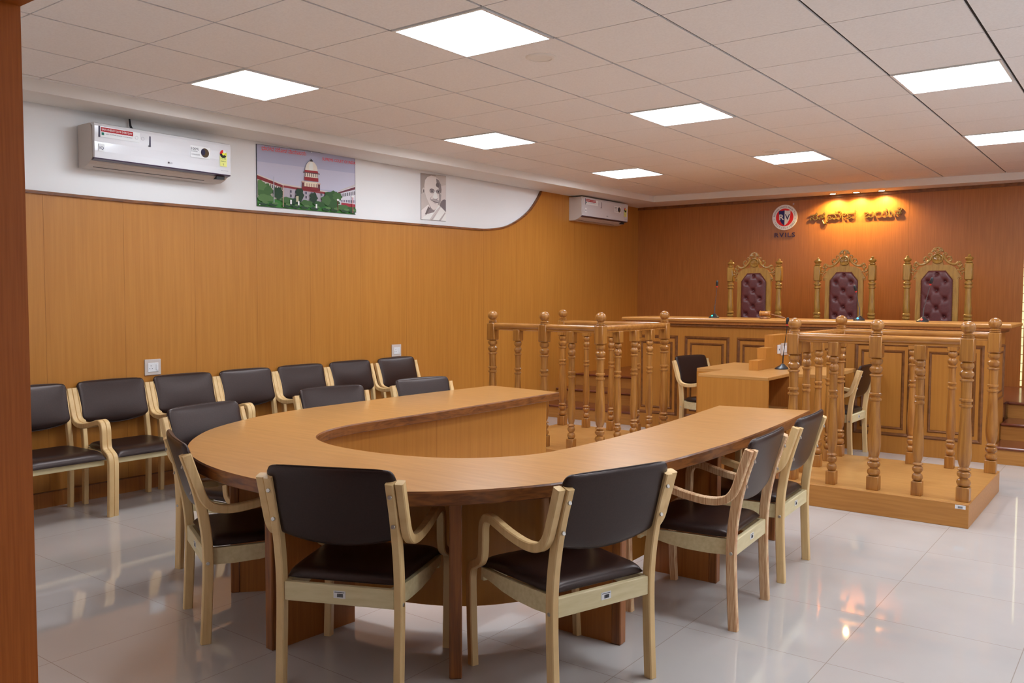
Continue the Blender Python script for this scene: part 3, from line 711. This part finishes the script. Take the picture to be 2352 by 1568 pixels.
# ---------------------------------------------------------------- microphones and gavel
def mic(loc, rz, lean, h, led, label):
    t = thing('gooseneck_microphone', label, 'microphone', loc, rz, 'gooseneck desk microphones')
    m = MB(); vs = []
    ring = lambda w, d, z, f=0: [(w*math.cos(a), d*math.sin(a)+f, z) for a in [2*PI*k/20 for k in range(20)]]
    L = [ring(.052,.068,0), ring(.052,.066,.009), ring(.042,.052,.020,.006), ring(.024,.030,.032,.014), ring(.011,.013,.046,.016)]
    vs = [p for r in L for p in r]
    m.add(vs, [(i*20+j, i*20+(j+1) % 20, (i+1)*20+(j+1) % 20, (i+1)*20+j) for i in range(4) for j in range(20)], M['dark_plastic'], True)
    m.add(L[0], [tuple(range(20))[::-1]], M['dark_plastic']); m.add(L[-1], [tuple(range(20))], M['dark_plastic']); ob('base', m, t)
    if led:
        m = MB(); m.lathe([(.001,.003),(.009,.003),(.010,0)], base('led_glow', led, .4, emit=led, es=2.5), 12, Matrix.Translation((0, -.046, .022)) @ Matrix.Rotation(PI/2-.5, 4, 'X')); ob('talk_button', m, t)
    pts = spline([(0,.016,.05),(lean*.08,.014,.12),(lean*.35,.008,h*.5),(lean*.8,-.004,h*.80),(lean,-.014,h*.92)], 5)
    m = MB(); m.tube(pts, [.0055 if i < 6 else .0035 for i in range(len(pts))], M['dark_plastic'] if not led else base('neck_metal', (.12,.11,.12), .35, .5, .5), 8); ob('gooseneck', m, t)
    e = Vector(pts[-1]); d = (e-Vector(pts[-3])).normalized()
    m = MB(); m.tube([e-d*.004, e+d*.010], .0085, base('ring_red', (.5,.03,.03), .4, emit=(1,.05,.03), es=.15), 12); ob('light_ring', m, t)
    m = MB(); m.tube([e+d*.010, e+d*.014, e+d*.040, e+d*.062, e+d*.070], [.009,.013,.0145,.012,.005], M['dark_plastic'], 12); ob('mic_head', m, t)
BT = 1.205
mic((-.055, 5.50, BT), .0, .035, .36, (.0,.55,.35), 'gooseneck microphone with green light at the left of the bench top')
mic((1.452, 5.45, BT), .0, -.03, .30, (.05,.35,.9), 'gooseneck microphone with blue light before the middle judge chair')
mic((2.02, 5.42, BT), .0, .06, .37, (.95,.06,.03), 'gooseneck microphone with red light before the right judge chair')
mic((1.135, 4.24, .80), -.3, .06, .42, None, 'black gooseneck microphone on the clerk desk beside the stepped divider')
m = MB(); m.lathe([(.001,.0),(.052,.0),(.055,.006),(.052,.012),(.044,.018),(.034,.020),(.030,.024),(.001,.024)], M['moulding'], 28)
tag(ob('sounding_block', m, loc=(.52, 5.46, BT)), 'round wooden sounding block under the gavel on the bench top', 'gavel block')
g = thing('gavel', 'wooden gavel lying across its sounding block on the bench top', 'gavel', (.52, 5.46, BT+.024), .25)
m = MB(); R = Matrix.Translation((-.055, 0, .030)) @ Matrix.Rotation(PI/2, 4, 'Y')
m.lathe([(.001,0),(.022,0),(.029,.006),(.029,.016),(.022,.020),(.026,.026),(.026,.084),(.022,.090),(.029,.094),(.029,.104),(.022,.110),(.001,.110)], M['rail'], 24, R); ob('head', m, g)
m = MB(); m.tube([(.02,-.01,.028),(.07,-.02,.020),(.13,-.03,.005),(.17,-.038,-.008),(.20,-.043,-.014)], [.006,.006,.008,.011,.008], M['moulding'], 12); ob('handle', m, g)

# ---------------------------------------------------------------- air conditioners
def build_ac():
    t = thing('air_conditioner', 'larger-looking white split air conditioner on the cream wall beside the building picture', 'air conditioner', (XL, .33, 2.295), 0, 'white wall air conditioners')
    L = .53
    fn = lambda a, b, d: (a, d, b)
    body = [(0,0),(.08,.002),(.13,.018),(.175,.044),(.188,.060),(.182,.12),(.180,.24),(.170,.275),(.155,.288),(0,.288)]
    m = MB(); m.prism(body, fn, -L, L, M['ac_side']); ob('body', m, t)
    fr = [(.183,.056),(.207,.052),(.211,.10),(.209,.16),(.213,.22),(.214,.265),(.205,.284),(.190,.290),(.165,.290),(.165,.28),(.18,.27)]
    m = MB(); m.prism(fr, fn, -L+.006, L-.002, M['ac_white']); fp = ob('front_panel', m, t)
    m = MB(); m.prism([(.165,.038),(.207,.046),(.209,.054),(.180,.058)], fn, -L+.004, L-.002, M['plum']); ob('plum_strip', m, fp)
    m = MB(); m.prism([(.100,.006),(.160,.033),(.158,.037),(.098,.010)], fn, -L+.05, L-.16, M['ac_side']); m.prism([(.096,.003),(.101,.005),(.100,.0075),(.095,.0055)], fn, -L+.05, L-.16, M['ink']); ob('louvre', m, t)
    m = MB(); m.box((.13, L-.10, .018), (.172, L-.03, .042), M['dark_plastic']); ob('outlet_slot', m, t)
    m = MB(); m.tube([(.06,-.16,.28),(.04,-.16,.30),(.02,-.165,.34),(.01,-.165,.389)], [.016,.012,.008,.006], M['dark_plastic'], 8); ob('pipe', m, t)
    # stickers on the front
    S = lambda a, b, d=0: (.2145+d, a, b)
    def rect(mb, a0, a1, b0, b1, mat, d=.0): mb.add([S(a0,b0,d), S(a1,b0,d), S(a1,b1,d), S(a0,b1,d)], [(0,1,2,3)], mat)
    m = MB(); y = -L
    rect(m, y+.035, y+.325, .195, .262, cmat((222,216,218))); rect(m, y+.032, y+.043, .192, .266, cmat((52,48,66)), .0004); rect(m, y+.395, y+.405, .178, .250, cmat((52,48,66)), .0004)
    rect(m, y+.048, y+.275, .231, .260, cmat((150,24,30)), .0004)
    text_mb('SAVE ENERGY SAVE EVERYDAY', .019, lambda a, b, d: S(y+.054+a, .2395+b, .0006+d), cmat((235,200,200)), .0003, m, width=.215)
    text_mb('with LG Dual Inverter Compressor', .012, lambda a, b, d: S(y+.080+a, .215+b, .0006+d), cmat((110,105,112)), .0003, m, width=.19)
    rect(m, y+.052, y+.070, .208, .226, cmat((20,90,75)), .0005); rect(m, y+.385, y+.405, .176, .184, cmat((40,38,52)), .0006)
    for c in (.300, .345): m.tube([S(y+c+.011*math.cos(a), .225+.011*math.sin(a), .0006) for a in [2*PI*k/16 for k in range(17)]], .0007, cmat((140,135,142)), 4)
    ob('energy_sticker', m, fp)
    m = MB(); rect(m, y+.030, y+.072, .098, .150, cmat((198,202,220))); text_mb('IQ', .026, lambda a, b, d: S(y+.037+a, .112+b, .0005+d), cmat((50,52,90)), .0003, m, width=.028); ob('badge', m, fp)
    m = MB(); rect(m, y+.715, y+.880, .150, .235, cmat((205,198,204))); text_mb('100%', .026, lambda a, b, d: S(y+.722+a, .203+b, .0005+d), cmat((40,38,42)), .0003, m, width=.062)
    text_mb('COPPER', .011, lambda a, b, d: S(y+.724+a, .190+b, .0005+d), cmat((90,86,92)), .0003, m, width=.05); text_mb('CONDENSER', .014, lambda a, b, d: S(y+.724+a, .166+b, .0005+d), cmat((110,106,112)), .0003, m, width=.068)
    m.add([S(y+.835+.034*math.cos(a), .192+.034*math.sin(a), .0005) for a in [2*PI*k/24 for k in range(24)]], [tuple(range(24))], cmat((70,55,40)))
    m.add([S(y+.820+.018*math.cos(a), .196+.024*math.sin(a), .0008) for a in [2*PI*k/20 for k in range(20)]], [tuple(range(20))], cmat((38,36,56))); ob('copper_sticker', m, fp)
    m = MB(); rect(m, y+.962, y+1.022, .112, .190, cmat((222,220,120)))
    for q, (a0, a1, col) in enumerate(((90, 180, (190,40,40)), (30, 90, (235,232,230)), (180, 250, (30,32,34)), (250, 330, (30,32,34)), (330, 390, (180,180,60)))):
        m.add([S(y+.992, .205, .0006)]+[S(y+.992+.030*math.cos(math.radians(a0+(a1-a0)*k/6)), .205+.030*math.sin(math.radians(a0+(a1-a0)*k/6)), .0006) for k in range(7)], [tuple(range(8))], cmat(col))
    m.add([S(y+.992+.010*math.cos(a), .205+.010*math.sin(a), .0009) for a in [2*PI*k/12 for k in range(12)]], [tuple(range(12))], cmat((225,200,60)))
    text_mb('5 STAR', .016, lambda a, b, d: S(y+.970+a, .165+b, .0006+d), cmat((60,120,40)), .0003, m, width=.044); text_mb('ENERGY', .012, lambda a, b, d: S(y+.970+a, .146+b, .0006+d), cmat((90,110,60)), .0003, m, width=.044); text_mb('2', .02, lambda a, b, d: S(y+.987+a, .120+b, .0006+d), cmat((40,50,40)), .0003, m)
    ob('rating_sticker', m, fp)
    m = MB(); text_mb('LG', .016, lambda a, b, d: S(y+.552+a, .078+b, -.002+d), cmat((110,106,112)), .0006, m, width=.018)
    m.add([S(y+.541+.007*math.cos(a), .084+.007*math.sin(a), -.0013) for a in [2*PI*k/14 for k in range(14)]], [tuple(range(14))], cmat((70,60,66)))
    text_mb('DUAL INVERTER', .008, lambda a, b, d: S(y+.970+a, .078+b, -.002+d), cmat((150,145,152)), .0006, m, width=.065); ob('logo', m, fp)
    return t
ac = build_ac()
a2 = dup(ac, (XL, 6.47, 2.378), 0, 'farther white split air conditioner on the wood panelling near the room corner'); a2.scale = (1, 1.05, 1)

# ---------------------------------------------------------------- switch plates
def switch(y, label):
    t = thing('switch_plate', label, 'switch plate', (XL, y, .895), 0, 'switch plates on the left wall')
    m = MB(); m.bbox((0,-.064,-.058), (.010,.064,.060), M['switch_frame'], .003); ob('plate', m, t)
    m = MB(); m.bbox((.010,-.042,-.034), (.014,.042,.034), M['switch_white'], .002); s = ob('module', m, t)
    m = MB(); m.bbox((.014,.020,-.022), (.019,.036,.022), M['switch_white'], .002); ob('rocker', m, s)
    m = MB()
    for a, b in ((-.018,.012),(-.028,-.008),(-.008,-.008)): m.lathe([(.001,.0),(.003,.0),(.003,.0006),(.001,.0006)], M['ink'], 8, Matrix.Translation((.0141, a, b)) @ Matrix.Rotation(PI/2, 4, 'Y'))
    ob('socket_holes', m, s)
switch(.309, 'nearer switch and socket plate above the wall row chairs')
switch(2.850, 'farther switch and socket plate above the last wall row chair')

# ---------------------------------------------------------------- pictures on the left wall
def picture(y0, y1, corners, zrect, shapes, name, label, cat, depth=.006, border=None):
    """shapes are given in 0..1 across and down the picture"""
    (zl, zr, zbl, zbr) = zrect
    def S(u, v, d=0):
        a = zl+(zr-zl)*u; b = zbl+(zbr-zbl)*u; return (XL-.0115+depth+d, y0+(y1-y0)*u, a+(b-a)*v)
    m = MB(); e = [(0,0),(1,0),(1,1),(0,1)]
    m.prism(e, lambda u, v, d: S(u, v, d-depth), 0, depth, border or cmat((60,62,66)))
    k = 1
    for item in shapes:
        if item[0] == 'T':
            _, txt, u, v, hgt, wid, col = item
            text_mb(txt, hgt, lambda a, b, d: (XL-.0115+depth+.0002*k+d, y0+(y1-y0)*u+a, S(u, v)[2]+(zr-zl)*a/(y1-y0)+b), cmat(col), .0004, m, width=wid)
        else:
            pts, col = item; pts = [(min(1-.004, max(.004, a)), min(1-.006, max(.006, b))) for a, b in pts]
            m.add([S(a, b, .00012*k) for a, b in pts], [tuple(range(len(pts)))], cmat(col))
        k += 1
    o = ob(name, m); tag(o, label, cat); return o, S
def ell(cx, cy, rx, ry, n=16, a0=0, a1=2*PI):
    return [(cx+rx*math.cos(a0+(a1-a0)*k/n), cy+ry*math.sin(a0+(a1-a0)*k/n)) for k in range(n+(0 if abs(a1-a0-2*PI) < 1e-6 else 1))]
def bush(cx, cy, rx, ry, n=18):
    return [(cx+rx*(1+.18*math.sin(7*a+cx*50))*math.cos(a), cy+ry*(1+.16*math.cos(5*a+cy*40))*math.sin(a)) for a in [2*PI*k/n for k in range(n)]]
def court_shapes():
    s = []; R = lambda x0, y0, x1, y1, c: s.append(([(x0,y0),(x1,y0),(x1,y1),(x0,y1)], c))
    def q(*p, c): s.append((list(p), c))
    R(0,0,1,.85,(150,150,170)); R(0,.28,1,.62,(166,163,178)); R(0,.82,1,1,(52,104,44))
    # wings
    q((0,.50),(.25,.63),(.25,.86),(0,.86), c=(178,170,160)); q((0,.495),(.25,.625),(.25,.665),(0,.56), c=(112,40,42)); q((0,.48),(.25,.60),(.25,.625),(0,.50), c=(180,172,166))
    q((.25,.615),(.82,.665),(.82,.86),(.25,.86), c=(150,142,150)); q((.25,.615),(.70,.66),(.70,.70),(.25,.655), c=(120,44,48)); q((.25,.595),(.70,.645),(.70,.665),(.25,.62), c=(176,166,160))
    q((.80,.62),(1,.49),(1,.90),(.80,.88), c=(186,182,190)); q((.80,.645),(1,.515),(1,.56),(.80,.67), c=(92,44,54)); q((.80,.62),(1,.47),(1,.505),(.80,.64), c=(165,160,160)); q((.84,.81),(1,.82),(1,.92),(.84,.90), c=(140,44,54))
    for k in range(8): R(.105+k*.018, .62+k*.006, .112+k*.018, .68+k*.003, (64,58,64))
    for k in range(9): R(.825+k*.020, .665-k*.009, .833+k*.020, .72-k*.008, (56,60,62)); R(.835+k*.019, .765-k*.002, .843+k*.019, .80, (70,66,84))
    for x in (.31, .36, .46, .52, .62, .66): R(x, .69, x+.014, .73, (70,66,84)); R(x, .76, x+.014, .80, (70,60,70))
    # dome tower
    R(.425,.60,.610,.655,(112,30,36)); R(.430,.515,.605,.60,(196,182,160)); R(.425,.53,.45,.61,(90,50,54)); R(.585,.535,.61,.62,(90,50,54)); R(.42,.52,.455,.54,(170,140,130)); R(.58,.525,.615,.545,(170,140,130))
    for k in range(5): R(.47+k*.024,.545,.480+k*.024,.60,(150,120,110))
    R(.450,.44,.592,.50,(128,36,40)); R(.455,.37,.588,.44,(196,186,170))
    for k in range(7): R(.458+k*.0195,.375,.465+k*.0195,.43,(72,52,54))
    R(.435,.36,.607,.375,(86,66,70)); q((.450,.36),(.455,.325),(.520,.31),(.585,.325),(.592,.36), c=(136,44,48))
    s.append(([(.458,.325)]+[(.5215+.0635*math.cos(a), .325-.155*math.sin(a)) for a in [PI-PI*k/14 for k in range(15)]], (198,190,178)))
    s.append(([(.50,.325),(.495,.24),(.515,.175),(.535,.20),(.54,.325)], (212,206,192)))
    R(.508,.150,.535,.175,(50,48,52)); R(.516,.135,.527,.155,(50,48,52))
    # trees and garden
    g = [(44,74,38),(58,88,48),(34,58,38),(74,104,60),(30,50,34)]
    for cx, cy, rx, ry, k in ((.05,.74,.09,.13,1),(.02,.66,.06,.08,3),(.19,.76,.05,.10,2),(.40,.75,.04,.11,4),(.54,.78,.04,.09,4),(.73,.78,.085,.15,0),(.79,.72,.05,.08,1),(.67,.80,.05,.08,1),(.07,.86,.08,.06,3),(.28,.86,.07,.05,1),(.36,.87,.05,.05,2),(.47,.88,.06,.05,1),(.60,.88,.06,.05,0),(.85,.90,.07,.05,1),(.95,.92,.06,.05,0)):
        s.append((bush(cx, cy, rx, ry), g[k]))
    for cx in (.05,.14,.27,.36,.45,.55,.67,.76,.87,.96): s.append((bush(cx, .955, .04, .028), g[2])); s.append((bush(cx+.02, .93, .03, .02), g[3]))
    for x, y0, y1, c in ((.145,.50,.92,(150,150,160)),(.232,.62,.98,(170,140,120)),(.79,.78,.97,(110,60,56)),(.955,.70,.98,(170,90,90))): R(x, y0, x+.007, y1, c)
    for x, y in ((.795,.775),(.957,.69)): s.append((ell(x, y, .014, .018), (206,200,196)))
    s.append(([(.36,.78),(.385,.775),(.385,.87),(.36,.875)], (160,156,130)))
    for x, y in ((.31,.90),(.385,.91),(.565,.93)): R(x-.008, y-.05, x+.008, y+.02, (206,204,212)); R(x-.008, y+.02, x+.008, y+.045, (40,44,50))
    for x, y in ((.015,.975),(.985,.975),(.52,.02)): s.append((ell(x, y, .006, .009), (225,225,225)))
    s.append(('T', 'ಭಾರತದ ಸರೋಚ ನಾಯಾಲಯ', .03, .095, .045, .46, (214,60,56)))
    s.append(('T', 'SUPREME COURT OF INDIA', .62, .135, .037, .39, (196,44,50)))
    return s
picture(1.255, 2.337, None, (2.667, 2.697, 2.160, 2.174), court_shapes(), 'poster', 'colour picture of a domed court building with red lettering on the cream wall', 'poster')
def portrait_shapes():
    s = []
    def q(*p, c): s.append((list(p), c))
    q((0,0),(1,0),(1,1),(0,1), c=(168,158,152)); q((0,0),(.6,0),(.3,.3),(0,.45), c=(140,130,124)); q((.72,.25),(1,.2),(1,.7),(.8,.62), c=(184,174,170)); s.append((ell(.95,.68,.2,.16), (104,94,96)))
    s.append((ell(.10,.37,.055,.065), (176,168,162))); s.append((ell(.105,.38,.022,.04), (96,86,84)))
    s.append(([(.13,.26),(.16,.14),(.25,.07),(.40,.03),(.56,.04),(.70,.10),(.79,.20),(.82,.32),(.82,.44),(.79,.56),(.72,.66),(.62,.74),(.50,.77),(.38,.72),(.30,.62),(.20,.50),(.14,.38)], (190,181,176)))
    s.append(([(.60,.08),(.70,.11),(.79,.20),(.82,.32),(.80,.42),(.76,.34),(.68,.28),(.62,.20)], (118,108,106))); s.append((ell(.66,.22,.07,.05), (98,88,88)))
    s.append(([(.70,.40),(.81,.42),(.79,.56),(.72,.66),(.66,.64),(.72,.52)], (142,132,130)))
    s.append((ell(.43,.345,.095,.035), (110,98,98))); s.append((ell(.70,.350,.085,.035), (112,100,100)))
    for cx in (.43, .69):
        s.append((ell(cx, .365, .10, .045), (96,86,88))); s.append((ell(cx, .368, .085, .036), (134,124,122))); s.append((ell(cx, .365, .030, .017), (56,50,54)))
    q((.53,.35),(.60,.355),(.60,.36),(.53,.355), c=(80,72,74))
    q((.53,.36),(.59,.36),(.66,.50),(.60,.53),(.50,.525),(.46,.50), c=(206,198,194)); q((.46,.50),(.50,.525),(.60,.53),(.66,.50),(.63,.545),(.50,.54), c=(120,110,110))
    q((.36,.545),(.50,.53),(.62,.54),(.72,.56),(.70,.585),(.52,.575),(.38,.57), c=(150,141,140)); q((.36,.555),(.52,.585),(.70,.590),(.66,.605),(.52,.605), c=(66,56,58)); q((.40,.60),(.54,.625),(.64,.61),(.56,.645), c=(170,160,156))
    q((.36,.52),(.42,.47),(.36,.55),(.33,.58), c=(140,130,128)); q((.33,.68),(.42,.76),(.56,.79),(.66,.72),(.62,.84),(.40,.88),(.24,.86), c=(120,108,108))
    q((0,.80),(.28,.66),(.34,.72),(.18,.86),(.10,.98),(0,1), c=(196,188,184)); q((.28,.70),(.34,.74),(.22,.88),(.14,.88), c=(98,88,88))
    q((.08,.94),(.24,.87),(.50,.82),(.70,.66),(.80,.70),(1,.80),(1,1),(.05,1), c=(204,196,192)); q((.50,.84),(.74,.68),(.78,.70),(.46,1),(.32,1), c=(176,166,162)); q((.95,.80),(.98,.82),(.78,1),(.70,1), c=(156,146,142)); q((.56,.86),(.60,.84),(.42,1),(.38,1), c=(150,141,138))
    return s
picture(3.217, 3.593, None, (2.657, 2.670, 2.194, 2.203), portrait_shapes(), 'poster', 'black and white portrait of a smiling bald man with round glasses, on the cream wall', 'poster', border=cmat((120,112,108)))

# ---------------------------------------------------------------- emblem and lettering on the rear wall
def build_emblem():
    t = thing('wall_emblem', 'round white and red wall emblem with a navy and white RV shield', 'emblem', (-.083, YB, 2.44))
    r0 = .160
    disc = lambda r, d0, d1, mat, n=40: (lambda mb: (mb.prism(ell(0, 0, r, r, n), lambda a, b, d: (a, -d, b), d0, d1, mat), mb)[1])(MB())
    ob('rim', disc(r0, 0, .014, cmat((214,204,202))), t)
    ob('red_disc', disc(.112, .014, .016, cmat((196,36,40))), t)
    m = MB(); F = lambda a, b, d: (a, -.016-d, b)
    sh_l = [(0,.088),(-.035,.082),(-.075,.086),(-.072,.02),(-.062,-.03),(-.035,-.075),(0,-.104)]; sh_r = [(-a, b) for a, b in sh_l]
    m.prism(sh_l, F, 0, .002, cmat((34,34,86))); m.prism(sh_r, F, 0, .002, cmat((222,214,210))); s = ob('shield', m, t)
    m = MB(); text_mb('R', .098, lambda a, b, d: (-.068+a, -.0182-d, -.030+b), cmat((226,220,220)), .002, m, width=.062, bold=.02); text_mb('V', .098, lambda a, b, d: (.006+a, -.0182-d, -.030+b), cmat((40,38,70)), .002, m, width=.062, bold=.01); ob('monogram', m, s)
    m = MB()
    def arc(txt, r, a0, a1, size, flip):
        n = len(txt)
        for i, c in enumerate(txt):
            if c == ' ': continue
            a = math.radians(a0+(a1-a0)*i/(n-1)); ca, sa = math.cos(a), math.sin(a)
            def fn(x, y, d, ca=ca, sa=sa):
                if not flip: return (r*ca+x*sa+y*ca, -.0142-d, r*sa-x*ca+y*sa)
                return (r*ca-x*sa-y*ca, -.0142-d, r*sa+x*ca-y*sa)
            text_mb(c, size, fn, cmat((96,86,92)), .0012, m, align='CENTER')
    arc('Rashtreeya Sikshana Samithi Trust', .127, 172, 8, .024, False); arc('INSTITUTIONS', .147, 208, 332, .030, True)
    for s_ in (-1, 1): m.prism(ell(s_*.135, -.022, .004, .004, 10), F, -.002, .0, cmat((60,54,60)))
    ob('ring_lettering', m, t)
    m = MB(); m.prism(ell(.106, .165, .010, .010, 14), lambda a, b, d: (a, -d, b), 0, .004, cmat((190,180,186))); m.prism(ell(.106, .165, .0055, .0055, 12), lambda a, b, d: (a, -d, b), .004, .0045, cmat((110,84,84))); ob('registered_mark', m, t)
build_emblem()
m = MB(); text_mb('RVILS', .082, lambda a, b, d: (-.212+a, YB-d, 2.192+b), cmat((50,36,66)), .010, m, width=.262, spacing=1.2)
tag(ob('wall_lettering', m), 'small dark navy RVILS letters under the round emblem', 'lettering')
def build_kannada():
    t = thing('wall_lettering', 'large raised gold Kannada script lettering under the warm spotlights', 'lettering', (.24, YB, 2.385))
    fn = lambda a, b, d: (a, -.008-d, b)
    G = M['gold_letter']; Z = .125
    def word(txt, x, w, dz=0):
        m = MB(); text_mb(txt, Z, lambda a, b, d: (x+a, -.008-d, dz+b), G, .012, m, width=w)
        # stand-off pins join the letters to the wall
        for k in range(3): m.box((x+w*(.2+.3*k), -.008, .03), (x+w*(.2+.3*k)+.006, 0, .036), G)
        return m
    ob('word', word('ಸತ', .0, .185), t)
    m = MB(); m.tube([(.150,-.015,-.005),(.158,-.015,-.035),(.175,-.015,-.052),(.198,-.015,-.048),(.208,-.015,-.026),(.202,-.015,-.012)], [.008,.010,.011,.011,.010,.006], G, 8); m.box((.176,-.008,-.05),(.182,0,-.044), G); ob('subjoined_stroke', m, t)
    ob('word', word('ಮೇವ', .215, .335), t)
    ob('word', word('ಜಯತೆ', .640, .430), t)
build_kannada()
